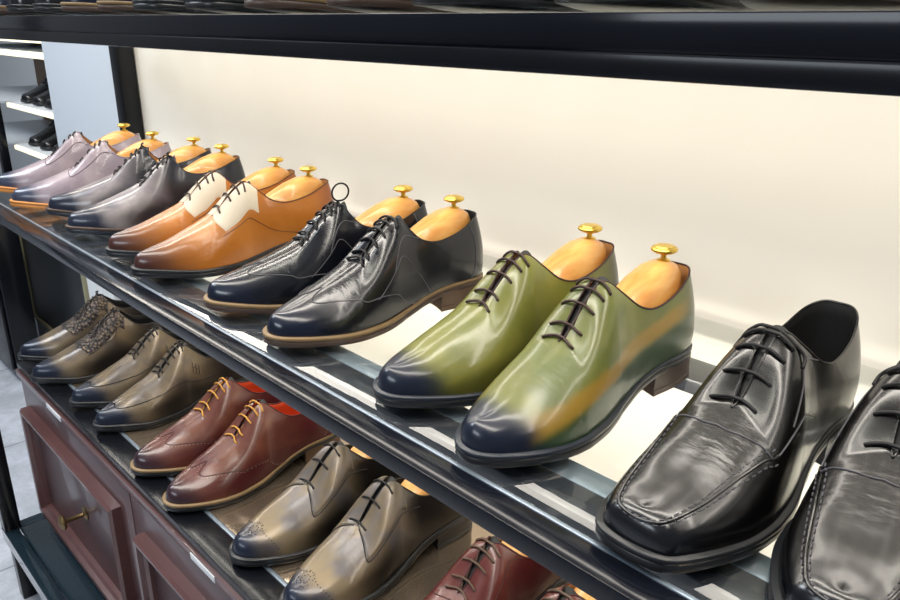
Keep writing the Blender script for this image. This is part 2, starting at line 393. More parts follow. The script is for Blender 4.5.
for i in range(4):
    a, b = xs[i] + 0.002, xs[i + 1] - 0.002
    dr = cp('drawer', a, b, 0.358, 0.372, Zp + 0.004, Zc - 0.032)
    ma, mb, mz0, mz1 = a + 0.026, b - 0.05, Zp + 0.014, Zc - 0.092
    if i: ma = a + 0.04
    mo = MB(); t = 0.020
    def mould(pts2, dirn):
        pass
    # mitred picture-frame moulding: profile swept round a rectangle
    prof = [(0.0, 0.0), (0.0, 0.016), (0.004, 0.021), (0.011, 0.020), (0.014, 0.012), (0.020, 0.008), (0.022, 0.0)]
    rows = []
    for sx, sz in ((0, 0), (1, 0), (1, 1), (0, 1), (0, 0)):
        rows.append([((ma + p[0]) if sx == 0 else (mb - p[0]), 0.358 - p[1], (mz0 + p[0]) if sz == 0 else (mz1 - p[0])) for p in prof])
    mo.grid(rows)
    o = autosmooth(mo.build('moulding', M['woodedge'], None, True, 1e-6), 25); o.parent = dr
    kx, kz = (ma + mb) / 2 + 0.03, mz0 + (mz1 - mz0) * 0.50
    kb = MB()
    kb.lathe([(0.0005, 0.0), (0.014, 0.0), (0.0145, 0.002), (0.010, 0.004), (0.005, 0.006), (0.0042, 0.012), (0.0042, 0.034), (0.006, 0.037), (0.013, 0.0385), (0.015, 0.041), (0.015, 0.044), (0.012, 0.047), (0.009, 0.0462), (0.006, 0.049), (0.0005, 0.0495)], (kx, 0.358, kz), 'y', 24)
    k = autosmooth(kb.build('knob', M['oldbrass'], None), 40); k.parent = dr
    k['label'] = 'round antique brass knob'

for x0, x1, lab in ((-1.515, -1.435, 'blank white shelf label at the far left of the cabinet edge'), (-0.905, -0.835, 'blank white shelf label on the cabinet edge below the burgundy brogues')):
    tag(box_obj('shelf_label', x0, x1, 0.3508, 0.352, Zc - 0.029, Zc - 0.019, M['label'], bev=0.0002), lab, 'label')

# ------------------------------------------------------------------ shoe generator
BASE_F = [(.006, 0), (.009, .016), (.022, .0265), (.05, .0315), (.085, .031), (.11, .032), (.13, .035), (.145, .0375), (.155, .040),
          (.175, .044), (.20, .0475), (.212, .048), (.235, .0455), (.262, .0375), (.284, .0265), (.298, .0145), (.303, 0)]
BASE_T = [(.013, 0, .104), (.016, .0125, .1035), (.030, .0215, .099), (.055, .0265, .090), (.086, .028, .0845), (.108, .0255, .0885), (.124, .0175, .1005),
          (.136, .0085, .1105), (.145, .0044, .110), (.162, .0040, .0975), (.183, .0030, .0765), (.193, 0, .0695), (.219, 0, .0582),
          (.249, 0, .0465), (.269, 0, .0408), (.281, 0, .0382), (.287, 0, .0373)]
TOES = {
    'almond': {},
    'slim': {13: (.262, .0345), 14: (.286, .0225), 15: (.301, .0115), 16: (.306, 0)},
    'square': {12: (.235, .047), 13: (.262, .041), 14: (.285, .0325), 15: (.298, .0225), 16: (.302, 0)},
}
NR = len(BASE_F) - 1
def catmull(P, u):
    i = min(int(u), len(P) - 2); t = u - i
    def g(k):
        if k < 0: q = P[-k]; return (q[0], -q[1]) + tuple(q[2:])
        if k > len(P) - 1: q = P[2 * (len(P) - 1) - k]; return (q[0], -q[1]) + tuple(q[2:])
        return P[k]
    a, b, c, d = g(i - 1), g(i), g(i + 1), g(i + 2)
    out = []
    for k in range(len(P[0])):
        p0, p1, p2, p3 = a[k], b[k], c[k], d[k]
        out.append(0.5 * (2 * p1 + (p2 - p0) * t + (2 * p0 - 5 * p1 + 4 * p2 - p3) * t * t + (3 * p1 - p0 - 3 * p2 + p3) * t ** 3))
    return out
def sstep(a, b, x):
    t = max(0, min(1, (x - a) / (b - a))); return t * t * (3 - 2 * t)
def feather_z(x):
    return 0.033 - 0.0215 * sstep(0.055, 0.185, x) + 0.0055 * sstep(0.21, 0.305, x)

class Last:
    def __init__(s, mir=1, toe='almond', rise=1.07, square=0.0, short=False, back=0.0):
        s.mir = mir; s.F = list(BASE_F); s.T = list(BASE_T); s.square = square; s.uc = 11
        if short: s.T[10] = (s.T[10][0], 0, s.T[10][2]); s.uc = 10
        for k, v in TOES[toe].items(): s.F[k] = v
        if toe == 'slim': s.T[15] = (.282, 0, .0378); s.T[16] = (.289, 0, .0368)
        if back: s.T = [(a - back * sstep(0.115, 0.14, a) * (1 - sstep(0.20, 0.26, a)), b, c) for a, b, c in s.T]
        if rise != 1.0: s.T = [(a, b, feather_z(a) + (c - feather_z(a)) * rise) for a, b, c in s.T]
    def bend(s, x): return 0.0045 * sstep(0.13, 0.31, x) * s.mir - 0.002 * math.sin(PI * min(1, x / 0.3)) * s.mir
    def base(s, u):
        fx, fy = catmull(s.F, u); tx, ty, tz = catmull(s.T, u)
        ty = max(ty, 0.0)
        if u >= s.uc: ty = 0.0
        return fx, max(fy, 0), tx, ty, tz
    def P(s, u, q, off=0.0):
        """surface point: u heel..toe row, q = 0 at ridge / topline .. +-1 at the feather edge"""
        p = s._p(u, q)
        if off:
            n = s.N(u, q); p = p + n * off
        return p
    def _p(s, u, q):
        side = 1 if q >= 0 else -1; v = 1 - abs(q)
        fx, fy, tx, ty, tz = s.base(u)
        fz = feather_z(fx)
        m = 0.85 * (1 - sstep(3.5, 7.2, u)) + 0.14 * sstep(3.5, 7.2, u) * (1 - sstep(9.5, 12.5, u)) + 0.08 * sstep(9.5, 12.5, u)
        ph = v * PI / 2
        e = 1.0 - s.square * sstep(11.5, 14, u) - 0.15 * sstep(6.2, 8.2, u) * (1 - sstep(10.5, 14.0, u))
        h = (1 - m) * (1 - max(math.cos(ph), 0) ** e) + m * v
        k = (1 - m) * (math.sin(ph) ** e) + m * v
        x = fx + (tx - fx) * h; y = fy + (ty - fy) * h; z = fz + (tz - fz) * k
        B = (0.0045 * (1 - sstep(2, 5, u)) + 0.0015 * sstep(2, 5, u) * (1 - sstep(8, 11, u)))
        bl = math.sin(PI * v ** 0.8) * B
        if u < 1.5:
            a = u / 1.5; x -= bl * math.cos(a * PI / 2); y += bl * math.sin(a * PI / 2)
        else: y += bl
        if side > 0: y *= 1.02
        return Vector((x, side * y * s.mir + s.bend(x), z))
    def N(s, u, q):
        e = 0.02; d = 0.02
        u0, u1 = max(u - e, 0), min(u + e, NR)
        sg = 1 if q >= 0 else -1; aq = abs(q)
        q0, q1 = sg * max(aq - d, 0.0), sg * min(aq + d, 1.0)
        if u1 >= NR - 0.001 and False: pass
        du = s._p(u1, q) - s._p(u0, q); dq = s._p(u, q1) - s._p(u, q0)
        n = du.cross(dq)
        if n.length < 1e-12: return Vector((0, 0, 1))
        n.normalize()
        c = Vector((0.15 if u > 4 else 0.05, 0, 0.03)); p = s._p(u, q)
        ref = p - Vector((min(max(p.x, 0.05), 0.24), s.bend(p.x), 0.03))
        if n.dot(ref) < 0: n = -n
        return n
    def path(s, ctrl, n=60, off=0.0003):
        """smooth path through (u, q) control points"""
        pts = []
        m = len(ctrl) - 1
        for i in range(n + 1):
            t = i / n * m; k = min(int(t), m - 1); f = t - k
            g = lambda j: ctrl[max(0, min(m, j))]
            a, b, c, d = g(k - 1), g(k), g(k + 1), g(k + 2)
            uq = [0.5 * (2 * b[r] + (c[r] - a[r]) * f + (2 * a[r] - 5 * b[r] + 4 * c[r] - d[r]) * f * f + (3 * b[r] - a[r] - 3 * c[r] + d[r]) * f ** 3) for r in (0, 1)]
            pts.append(s.P(max(0, min(NR, uq[0])), max(-1, min(1, uq[1])), off))
        return pts

def mirror_ctrl(c): return [(u, -q) for u, q in c]
def across(half):    # half runs from the ridge (q = 0) outwards; returns a full path over both sides
    return [(u, -q) for u, q in half[::-1]] + half[1:]

def useq(a, b, n):   # row parameters, denser round the heel and the toe
    out = []
    for i in range(n + 1):
        out.append(a + (b - a) * i / n)
    return out

def make_upper(L):
    U = useq(0, NR, 112); V = 26
    mb = MB(); uvs = []
    for side in (1, -1):
        rows = []
        for u in U:
            r = []
            for j in range(V + 1):
                v = j / V
                r.append(L._p(u, side * max(1 - v, 1e-9)))
                uvs.append((u / NR, v))
            rows.append(r)
        mb.grid(rows)
    me = bpy.data.meshes.new('upper'); me.from_pydata(mb.v, [], mb.f); me.update()
    lay = me.uv_layers.new(name='UVMap')
    for lp in me.loops: lay.data[lp.index].uv = uvs[lp.vertex_index]
    bm = bmesh.new(); bm.from_mesh(me)
    bmesh.ops.remove_doubles(bm, verts=bm.verts, dist=2e-5)
    bmesh.ops.recalc_face_normals(bm, faces=bm.faces)
    bm.to_mesh(me); bm.free()
    return me
def outline(L, n=90, off=None):
    """closed outline of the feather edge, pushed outwards by off(x)"""
    pts = []
    for side in (1, -1):
        seq = useq(0, NR, n)
        if side < 0: seq = seq[::-1][1:-1]
        for u in seq:
            x, y = catmull(L.F, u); x2, y2 = catmull(L.F, min(u + .02, NR)); x1, y1 = catmull(L.F, max(u - .02, 0))
            t = Vector((x2 - x1, y2 - y1))
            if u <= 0.001: nrm = Vector((-1, 0))
            elif u >= NR - 0.001: nrm = Vector((1, 0))
            else: nrm = Vector((-t.y, t.x)).normalized()
            o = off(x)
            px, py = x + nrm.x * o, max(y, 0) + nrm.y * o
            pts.append((px, side * py * (1.02 if side > 0 else 1) * L.mir + L.bend(px), x))
    return pts
def slab(L, off, ztop, zbot, bev=0.001):
    mb = MB(); O = outline(L, 90, off)
    n = len(O)
    inner = outline(L, 90, lambda x: off(x) - bev)
    rows = [[(p[0], p[1], ztop(p[2])) for p in inner], [(p[0], p[1], ztop(p[2]) - bev * .8) for p in O],
            [(p[0], p[1], zbot(p[2]) + bev * .8) for p in O], [(p[0], p[1], zbot(p[2])) for p in inner]]
    mb.grid(rows, True)
    # caps as strips between the two sides
    half = 91
    for base, flip in ((0, 0), (3 * n, 1)):
        for i in range(half - 1):
            a, b = i, i + 1
            c, d = (n - b) % n, (n - a) % n
            if i == 0: mb.f.append((base + a, base + b, base + c))
            elif i == half - 2: mb.f.append((base + a, base + b, base + d))
            else: mb.f.append((base + a, base + b, base + c, base + d))
    return mb
def make_heel(L):
    off = lambda x: 0.0022
    mb = MB(); pts = []
    us = useq(0, 4.0, 30)
    def pt(u, side, o):
        x, y = catmull(L.F, u); x2, y2 = catmull(L.F, u + .02); x1, y1 = catmull(L.F, max(u - .02, 0))
        t = Vector((x2 - x1, y2 - y1)); nrm = Vector((-t.y, t.x)).normalized() if u > .001 else Vector((-1, 0))
        px, py = x + nrm.x * o, y + nrm.y * o
        return (px, side * py * L.mir + L.bend(px))
    def ring(o, z):
        r = [pt(u, -1, o) for u in us[::-1]][:-1] + [pt(u, 1, o) for u in us]
        # concave breast
        xa, ya = r[-1]; xb, yb = r[0]
        for k in range(1, 8):
            f = k / 8; r.append((xa + (xb - xa) * f - 0.007 * math.sin(PI * f), ya + (yb - ya) * f))
        return [(a, b, z) for a, b in r]
    rows = [ring(0.0022, 0.0235), ring(0.0016, 0.012), ring(0.0012, 0.0065), ring(0.0022, 0.006), ring(0.0022, 0.0008), ring(0.0014, 0.0)]
    mb.grid(rows, True); n = len(rows[0])
    mb.f.append(tuple(range(n))); mb.f.append(tuple(range(5 * n, 6 * n))[::-1])
    return mb
def make_lining(L):
    mb = MB()
    for side in (1, -1):
        rows = []
        for u in useq(0, 8.2, 44):
            fx, fy, tx, ty, tz = L.base(u); r = []
            for j in range(11):
                v = 1 - j / 10 * 0.93
                p = L._p(u, side * max(1 - v, 1e-9)); n = L.N(u, side * max(1 - v, 0.02))
                n.z *= 0.3
                d = 0.0002 if j == 0 else 0.0026
                q = p - n.normalized() * d
                if side * L.mir * (q.y - L.bend(q.x)) < 0: q.y = L.bend(q.x)
                r.append(q)
            rows.append(r)
        mb.grid(rows)
    return mb
def make_insole(L):
    rows = []
    for u in useq(0.0, 10, 36):
        x, y = catmull(L.F, u); y = max(y - 0.0035, 0.0002)
        x = max(x, .0095)
        rows.append([(x, (k / 4 - 1) * y * L.mir + L.bend(x), feather_z(x) + 0.004) for k in range(9)])
    mb = MB(); mb.grid(rows); return mb
def make_tongue(L):
    mb = MB(); rows = []
    for i in range(26):
        f = i / 25; u = 7.2 + f * 4.0
        _, _, tx, ty, tz = L.base(max(u, 7.6))
        ext = max(0, 7.6 - u)
        x = tx - ext * 0.022; z = tz - 0.0035 + ext * 0.012
        wd = 0.0115 * (1 - 0.65 * f)
        rows.append([(x, L.bend(x) + wd * k / 4, z - 0.0026 * (k / 4) ** 2 * (1 + 2 * (1 - f))) for k in range(-4, 5)])
    mb.grid(rows); return mb
def lace_us(n, u0=7.75, u1=10.35): return [u0 + (u1 - u0) * i / (n - 1) for i in range(n)]
def surf_q_for_y(L, u, yw):
    lo, hi = 0.0, 1.0
    for _ in range(30):
        m = (lo + hi) / 2; p = L._p(u, m + 1e-6)
        if abs(p.y - L.bend(p.x)) < yw: lo = m
        else: hi = m
    return (lo + hi) / 2
def make_laces(L, n, style, r=0.00135, hw=0.0125, u0=7.75, u1=10.35, off=0.0):
    mb = MB(); eye = MB(); us = lace_us(n, u0, u1)
    for i, u in enumerate(us):
        wv = hw * (1 - 0.10 * i / n)
        q = surf_q_for_y(L, u, wv)
        a = L.P(u, q); b = L.P(u, -q); na = L.N(u, q); nb = L.N(u, -q)
        pts = [a - na * 0.0014]
        for k in range(0, 17):
            f = k / 16 * 2 - 1; qq = -f * q
            gapq = 0.10 * q
            if abs(qq) < gapq: qq = math.copysign(gapq, qq)
            p = L.P(u, qq) if abs(f) > .01 else (L.P(u, gapq) + L.P(u, -gapq)) / 2
            nn = L.N(u, qq); nz = Vector((nn.x, nn.y * (1 if abs(f) > .15 else 0), nn.z)).normalized()
            p = p + nz * (r * 0.85 + off + 0.0006 * (1 - f * f)); p.x += 0.0015 * (1 - f * f) + (0.0008 * math.sin(3 * f + i))
            pts.append(p)
        pts.append(b - nb * 0.0014)
        mb.tube(pts, r, 8)
        # the crossing run hidden under the bars, in the slit
        if i < n - 1:
            u2 = us[i + 1]
            c = L.P(u, 0.001) + Vector((0, -0.0022, -0.001)); d = L.P(u2, 0.001) + Vector((0, 0.0022, -0.001))
            mb.tube([c, c.lerp(d, .5), d], r * .9, 6)
    if style == 'loop':
        top = L.P(us[0], 0.001) + Vector((0, 0, 0.003))
        pts = [top + Vector((-0.004 - 0.011 * math.sin(t) , 0.004 + 0.008 * math.sin(t * .5), 0.012 * (1 - math.cos(t)))) for t in [k / 20 * 2 * PI for k in range(21)]]
        mb.tube(pts, r * .8, 7)
    elif style == 'knot':
        top = L.P(us[0], 0.001) + Vector((0.0, 0, 0.0045))
        pts = [top + Vector((0.002 * math.cos(t * 2), 0.006 * math.cos(t), 0.0035 * math.sin(t))) for t in [k / 20 * 2 * PI for k in range(21)]]
        mb.tube(pts, r * .9, 7)
    elif style == 'bow':
        top = L.P(us[0], 0.001) + Vector((-0.002, 0, 0.003))
        for sy in (1, -1):
            q = surf_q_for_y(L, 7.3, 0.0165); s0 = L.P(7.0, sy * L.mir * 0.30, 0.002)
            pts = [top, top.lerp(s0, .35) + Vector((0, 0, .0045)), top.lerp(s0, .75) + Vector((0.001, 0, .004)), s0, s0 + Vector((.006, sy * .002, -.006))]
            sm = []
            for k in range(17):
                t = k / 16 * 4; j = min(int(t), 3); f = t - j
                g = lambda z: pts[max(0, min(4, z))]
                sm.append(Vector([0.5 * (2 * g(j)[c] + (g(j + 1)[c] - g(j - 1)[c]) * f + (2 * g(j - 1)[c] - 5 * g(j)[c] + 4 * g(j + 1)[c] - g(j + 2)[c]) * f * f + (3 * g(j)[c] - g(j - 1)[c] - 3 * g(j + 1)[c] + g(j + 2)[c]) * f ** 3) for c in range(3)]))
            mb.tube(sm, r, 7)
    elif style == 'tails':
        for sy in (1, -1):
            e = L.P(us[-1], sy * surf_q_for_y(L, us[-1], hw * .8), 0.002)
            pts = [e, e + Vector((.006, sy * .004, -.001)), e + Vector((.009, sy * .010, -.005)), e + Vector((.004, sy * .013, -.0075))]
            mb.tube(pts, r, 7)
    return mb
def patch(L, usq, qfun0, qfun1, off=0.0006, n=16, skew=0.0):
    mb = MB(); rows = []; m = len(usq) - 1; mb.uv = []
    for i, u in enumerate(usq):
        q0, q1 = qfun0(u), qfun1(u); r = []
        for j in range(n + 1):
            q = q0 + (q1 - q0) * j / n
            us_ = u - skew * abs(q) * max(0, (u - usq[0]) / (usq[-1] - usq[0])) ** 2
            mb.uv.append((us_ / NR, 1 - abs(q)))
            edge = min(1, 2.2 * min(i, m - i, j + 3, n - j) / 2)
            r.append(L.P(us_, q if abs(q) > 1e-6 else math.copysign(1e-6, q1), 0.0001 + (off - 0.0001) * min(1, edge)))
        rows.append(r)
    mb.grid(rows); return mb
def holes(L, paths, gap=0.0042, r=0.0008, off=0.0002, jitter=None):
    mb = MB()
    for pts_uq in paths:
        pts = L.path(pts_uq, 240, off)
        acc = 0; last = pts[0]
        for p in pts[1:]:
            acc += (p - last).length; last = p
            if acc >= gap:
                acc = 0; disc(mb, L, p, r)
    return mb
def disc(mb, L, p, r):
    # small half-sunk bead reading as a punched hole
    rows = []
    for a in (-PI / 2, -PI / 4, 0, PI / 4, PI / 2):
        rows.append([(p.x + r * math.cos(a) * math.cos(2 * PI * k / 6), p.y + r * math.cos(a) * math.sin(2 * PI * k / 6), p.z + r * .7 * math.sin(a)) for k in range(6)])
    mb.grid(rows, True)

WING = [(12.55, 0), (12.95, .10), (13.05, .22), (12.7, .38), (12.0, .52), (10.8, .68), (8.8, .82), (6.8, .93), (5.6, 1.0)]
FACE = [(5.25, .02), (6.0, .18), (7.0, .36), (8.2, .50), (9.4, .55), (10.4, .47), (11.1, .28), (11.35, 0)]
COUNTER = [(2.3, .02), (2.15, .35), (2.3, .7), (2.6, 1.0)]
APRON = [(9.9, .60), (10.9, .54), (12.2, .46), (13.5, .43), (14.6, .44), (15.3, .47), (16.0, .48)]

def make_shoe(st, mir):
    """one shoe at the origin: heel back at x = 0, toe along +x"""
    L = Last(mir, st.get('toe', 'almond'), st.get('rise', 1.07), st.get('square', 0.18), st.get('short', False), st.get('back', 0.0))
    root = empty('dress_shoe')
    link('upper', make_upper(L), st['leather2'] if (mir < 0 and 'leather2' in st) else st['leather'], root)
    off = lambda x: 0.0020 + 0.0028 * sstep(0.10, 0.19, x)
    off2 = lambda x: 0.0015 + 0.0028 * sstep(0.10, 0.19, x)
    slab(L, off, lambda x: feather_z(x) + 0.0006, lambda x: feather_z(x) - 0.0038, 0.0009).build('welt', st['welt'], root)
    slab(L, off2, lambda x: feather_z(x) - 0.0036, lambda x: feather_z(x) - 0.0110, 0.0012).build('outsole', st['sole'], root)
    autosmooth(make_heel(L).build('heel', st['heel'], root), 40)
    make_lining(L).build('lining', st['lining'], root)
    make_insole(L).build('insole', st['lining'], root)
    make_tongue(L).build('tongue', st.get('tongue', M['liningblack']), root)
    # bound topline and facing edges
    bd = MB()
    top = [L.P(u, -1e-6) for u in useq(10.9, 0, 96)] + [L.P(u, 1e-6) for u in useq(0, 10.9, 96)][1:]
    bd.tube(top, 0.00095, 7); bd.build('topline_binding', st.get('binding', st['leather']), root)
    n = st.get('nlace', 5); lo = st.get('flap', 0.0)
    make_laces(L, n, st.get('bow', '') if not (mir > 0 and 'bow2' in st) else st['bow2'], st.get('lacer', 0.00135), st.get('hw', 0.0155), st.get('lu0', 7.75), st.get('lu1', 10.35), lo).build('laces', st['lace'], root)
    if 'facing' in st:
        q1 = st['facing_q']
        for s in (1, -1):
            ue = st.get('facing_end', 11.7)
            us = useq(st.get('facing_start', 6.9), ue, 40)
            f0 = lambda u, s=s: s * 1e-4
            f1 = lambda u, s=s: s * q1(u)
            o = patch(L, us, f0, f1, st.get('facing_off', 0.0006), 16, st.get('facing_skew', 0.0)).build('facing', st['facing'], root)
            o['label'] = st['facing_label']
    for half, ac, r in st.get('seams', []):
        for c in ([across(half)] if ac else [half, mirror_ctrl(half)]):
            sm = MB(); sm.tube(L.path(c, 110), r, 6); sm.build('stitched_seam', st['seam'], root)
    if st.get('apron'):
        a = MB(); full = APRON + [(u, -q) for u, q in APRON[::-1][1:]]
        # the path crosses the toe row: walk each side up to the front
        pr = L.path(APRON, 80, 0.0004); pl_ = L.path(mirror_ctrl(APRON), 80, 0.0004)
        a.tube(pr + pl_[::-1][1:], 0.0013, 8)
        a.build('apron_ridge', st['leather'], root)
        sb = MB()
        for dq, nn in ((0.055, 0), (-0.055, 1)):
            A = [(u, q + dq) for u, q in APRON]
            pts = L.path(A, 200, 0.0004) + L.path(mirror_ctrl(A), 200, 0.0004)[::-1][1:]
            acc = 0; on = True; cur = [pts[0]]
            for p0, p1 in zip(pts, pts[1:]):
                acc += (p1 - p0).length
                if on: cur.append(p1)
                if acc > (0.0030 if on else 0.0022):
                    acc = 0
                    if on and len(cur) > 2: sb.tube(cur, 0.00055, 5)
                    on = not on; cur = [p1]
        sb.build('apron_stitching', st['seam'], root)
    if 'holes' in st:
        for p, ac in st['holes']:
            for c in ([across(p)] if ac else [p, mirror_ctrl(p)]):
                holes(L, [c], st.get('hole_gap', 0.0045), st.get('hole_r', 0.0009)).build('perforations', st.get('hole_mat', M['hole']), root)
    if st.get('medallion'):
        mb = MB()
        for k in range(22):
            a = 2 * PI * k / 11; rr = 0.012 if k < 11 else 0.006
            u = 14.2 + rr * math.cos(a) * 60; q = 0.22 * (rr / .012) * math.sin(a)
            disc(mb, L, L.P(min(u, 15.6), q, 0.0002), 0.0008)
        mb.build('toe_medallion', M['hole'], root)
    if st.get('emblem'):
        mb = MB()
        s = mir
        us_ = useq(5.6, 6.7, 8)
        o = patch(L, us_, lambda u: s * 0.36, lambda u: s * 0.60, 0.0006, 8).build('embossed_emblem', st['emblem'], root)
        mk = MB()
        for a, b in (((5.8, .40), (5.8, .56)), ((6.15, .40), (6.15, .56)), ((6.5, .40), (6.5, .56)), ((5.8, .48), (6.5, .48))):
            mk.tube(L.path([(a[0], s * a[1]), (b[0], s * b[1])], 6, 0.0009), 0.0005, 5)
        mk.build('emblem_mark', M['seam_dark'], root)
    return root

def make_tree_shape(mir, rise):
    """cedar heel block with a brass knob, in the coordinates of the shoe it sits in"""
    L = Last(mir, 'almond', rise)
    root = empty('shoe_tree')
    rows = []
    stations = [(.0165, .25, .098), (.0185, .55, .105), (.024, .80, .112), (.033, .93, .1165), (.045, .97, .1185), (.06, .97, .1175), (.078, .97, .1135), (.095, .96, .1075), (.11, .93, .1015), (.122, .85, .096), (.128, .6, .092)]
    for x, f, zt in stations:
        # half width of the opening at x
        best = 0.02
        for u in useq(0, 7.5, 150):
            _, _, tx, ty, tz = L.base(u)
            if tx <= x: best = ty
        hw = max(min(best, 0.0265), .010) - 0.0028
        if x > .10: hw = max(hw, 0.0165)
        if x > .115: hw = .013
        hw *= f; zt2 = 0.033 + (zt - 0.013 + 0.007 * (1 - sstep(0.05, 0.12, x)) - 0.033) * rise
        ring = []
        for k in range(25):
            a = PI * k / 24; c = math.cos(a); sn = math.sin(a)
            y = hw * math.copysign(abs(c) ** 0.55, c); z = 0.066 + (zt2 - 0.066) * (sn ** 0.75)
            ring.append((x, y + L.bend(x), z))
        rows.append(ring)
    mb = MB(); mb.grid(rows); n = 25
    mb.f.append(tuple(range(n))); mb.f.append(tuple((len(rows) - 1) * n + k for k in range(n))[::-1])
    for i in range(len(rows) - 1): pass
    autosmooth(mb.build('heel_block', M['cedar'], root), 60)
    zt2 = 0.033 + (0.1118 - 0.033) * rise
    kb = MB(); kb.lathe([(0.0005, -0.002), (0.0066, -0.002), (0.0066, 0.0008), (0.0030, 0.0018), (0.0028, 0.0035), (0.0028, 0.0055), (0.0045, 0.0070), (0.0102, 0.0085), (0.0128, 0.0103), (0.0130, 0.0120), (0.0118, 0.0135), (0.0098, 0.0138), (0.0088, 0.0150), (0.0005, 0.0157)], (0.041, L.bend(.041), zt2), 'z', 28)
    autosmooth(kb.build('knob', M['brass'], root), 40)
    return root

B = dict
STY = {
 'lav': B(back=.008, leather=M['L_lav'], welt=M['soleorange'], sole=M['soleorange'], heel=M['heelbrown'], lining=M['liningtan'], lace=M['laceblack'], binding=M['L_lav'], seam=M['seam_lav'],
          nlace=5, hw=.0170, seams=[(FACE, True, .0007), ([(5.2, .45), (4.2, .5), (3.4, .6), (2.8, .8), (2.6, 1)], False, .0005)], toe='slim'),
 'grey': B(back=.010, leather=M['L_grey'], welt=M['solebrown'], sole=M['solenavy'], heel=M['soleblack'], lining=M['liningtan'], lace=M['laceblack'], binding=M['soleblack'], seam=M['seam_grey'], nlace=6, toe='slim', bow='knot', hw=.0185),
 'tan': B(leather=M['L_tan'], welt=M['soleblack'], sole=M['soleblack'], heel=M['soleblack'], lining=M['liningtan'], lace=M['lacebrown'], binding=M['seam_brown'], seam=M['seam_brown'], nlace=4, short=True, lu0=7.7, lu1=9.7, hw=.0205,
          facing=M['facingwhite'], facing_label='off-white leather lace panel', facing_q=lambda u: 0.50 + 0.12 * sstep(6.4, 9.5, u), facing_end=10.8, facing_start=6.2, facing_skew=2.2,
          seams=[([(9.6, .66), (8.5, .66), (7.0, .62), (5.5, .66), (3.9, .80), (3.0, 1)], False, .0005)], toe='slim'),
 'navy': B(rise=1.10, back=.009, leather=M['L_navy'], welt=M['soletan'], sole=M['solebrown'], heel=M['heelbrown'], lining=M['liningblack'], lace=M['laceblack'], binding=M['soleblack'], seam=M['seam_grey'], nlace=6, lacer=.0015, bow='loop', bow2='', hw=.0185,
           seams=[(WING, True, .00055), (FACE[:3] + [(7.8, .52), (8.2, .68)], False, .0006), (COUNTER, False, .0007), ([(9.4, .80), (8.2, .68), (7.2, .56), (6.2, .55), (5.3, .68), (4.8, .86), (4.6, 1)], False, .0005)]),
 'green': B(rise=1.12, leather=M['L_green'], leather2=M['L_green2'], welt=M['solenavy'], sole=M['soleblack'], heel=M['solebrown'], lining=M['liningtan'], lace=M['lacebrown'], binding=M['lacebrown'], seam=M['seam_dark'], nlace=5, bow='', toe='almond', hw=.0185),
 'black': B(rise=1.15, leather=M['L_black'], welt=M['soleblack'], sole=M['soleblack'], heel=M['soleblack'], lining=M['liningblack'], lace=M['laceblack'], seam=M['seam_grey'], nlace=4, lacer=.0014, bow='bow', toe='square', square=.28, apron=True, hw=.0185, lu0=7.9, lu1=10.1,
            seams=[(FACE[:3] + [(8.0, .50), (9.0, .60)], False, .0006), ([(11.6, 0), (11.4, .2), (10.9, .42), (10.0, .60), (8.0, .66), (6.0, .66)], True, .0006)]),
 'woven': B(leather=M['L_pew'], welt=M['soleblack'], sole=M['soleblack'], heel=M['soleblack'], lining=M['liningblack'], lace=M['laceblack'], seam=M['seam_dark'], nlace=6, hw=.0165, toe='slim',
            facing=M['woven'], facing_label='woven bronze leather panel', facing_q=lambda u: 0.42 + 0.18 * sstep(6.5, 9, u) - 0.40 * sstep(10.6, 12.0, u), facing_start=6.2, facing_end=12.0, facing_off=.0010, bow='knot',
            seams=[([(6.2, .43), (7.5, .52), (9.0, .61), (10.4, .58), (11.4, .36), (12.0, .0)], True, .0006)]),
 'pewter': B(leather=M['L_pew'], welt=M['soleblack'], sole=M['soleblack'], heel=M['soleblack'], lining=M['liningblack'], lace=M['laceblack'], seam=M['seam_dark'], nlace=6, hw=.0170, toe='slim', emblem=M['L_pew'],
             seams=[([(14.0, 0), (13.9, .22), (13.3, .42), (11.8, .55), (9.5, .64), (7.5, .72), (5.6, .68), (4.2, .55)], True, .0009)], bow='knot'),
 'brogue': B(leather=M['L_brog'], welt=M['soletan'], sole=M['soleblack'], heel=M['heelbrown'], lining=M['liningred'], lace=M['lacegold'], binding=M['seam_burg'], seam=M['seam_burg'], nlace=5, lacer=.0014, hw=.0185,
             seams=[(WING, True, .0006), (COUNTER, False, .0006)], holes=[([(u + .25, q) for u, q in WING], True), ([(u + .35, q) for u, q in COUNTER], False)], hole_mat=M['holepale'], hole_r=.00085),
 'derby': B(leather=M['L_pew2'], welt=M['soleblack'], sole=M['soleblack'], heel=M['soleblack'], lining=M['liningblack'], lace=M['laceblack'], seam=M['seam_dark'], nlace=3, hw=.0175, lu0=8.0, lu1=10.2, bow='', flap=.0012,
            facing=M['L_pew2'], facing_label='open lace flap', facing_q=lambda u: 0.46 + 0.12 * sstep(6.5, 9, u), facing_start=6.4, facing_end=10.9, facing_off=.0014,
            seams=[([(5.2, .3), (6.5, .47), (8.5, .58), (10.4, .6), (10.95, .56), (10.95, .3), (10.9, .05)], False, .0008)], medallion=True,
            holes=[([(13.6, 0), (13.55, .3), (13.2, .6), (12.8, .98)], True)]),
 'burg': B(leather=M['L_burg'], welt=M['soleblack'], sole=M['soleblack'], heel=M['soleblack'], lining=M['liningtan'], lace=M['lacetaupe'], binding=M['seam_burg'], seam=M['seam_burg'], nlace=5, lacer=.0014, hw=.0185,
           seams=[(FACE, True, .0006)]),
}
protos = {}
def proto(k, mir):
    if (k, mir) not in protos: protos[(k, mir)] = [make_shoe(STY[k], mir), False]
    p = protos[(k, mir)]
    if not p[1]: p[1] = True; return p[0]
    return copy_tree(p[0])
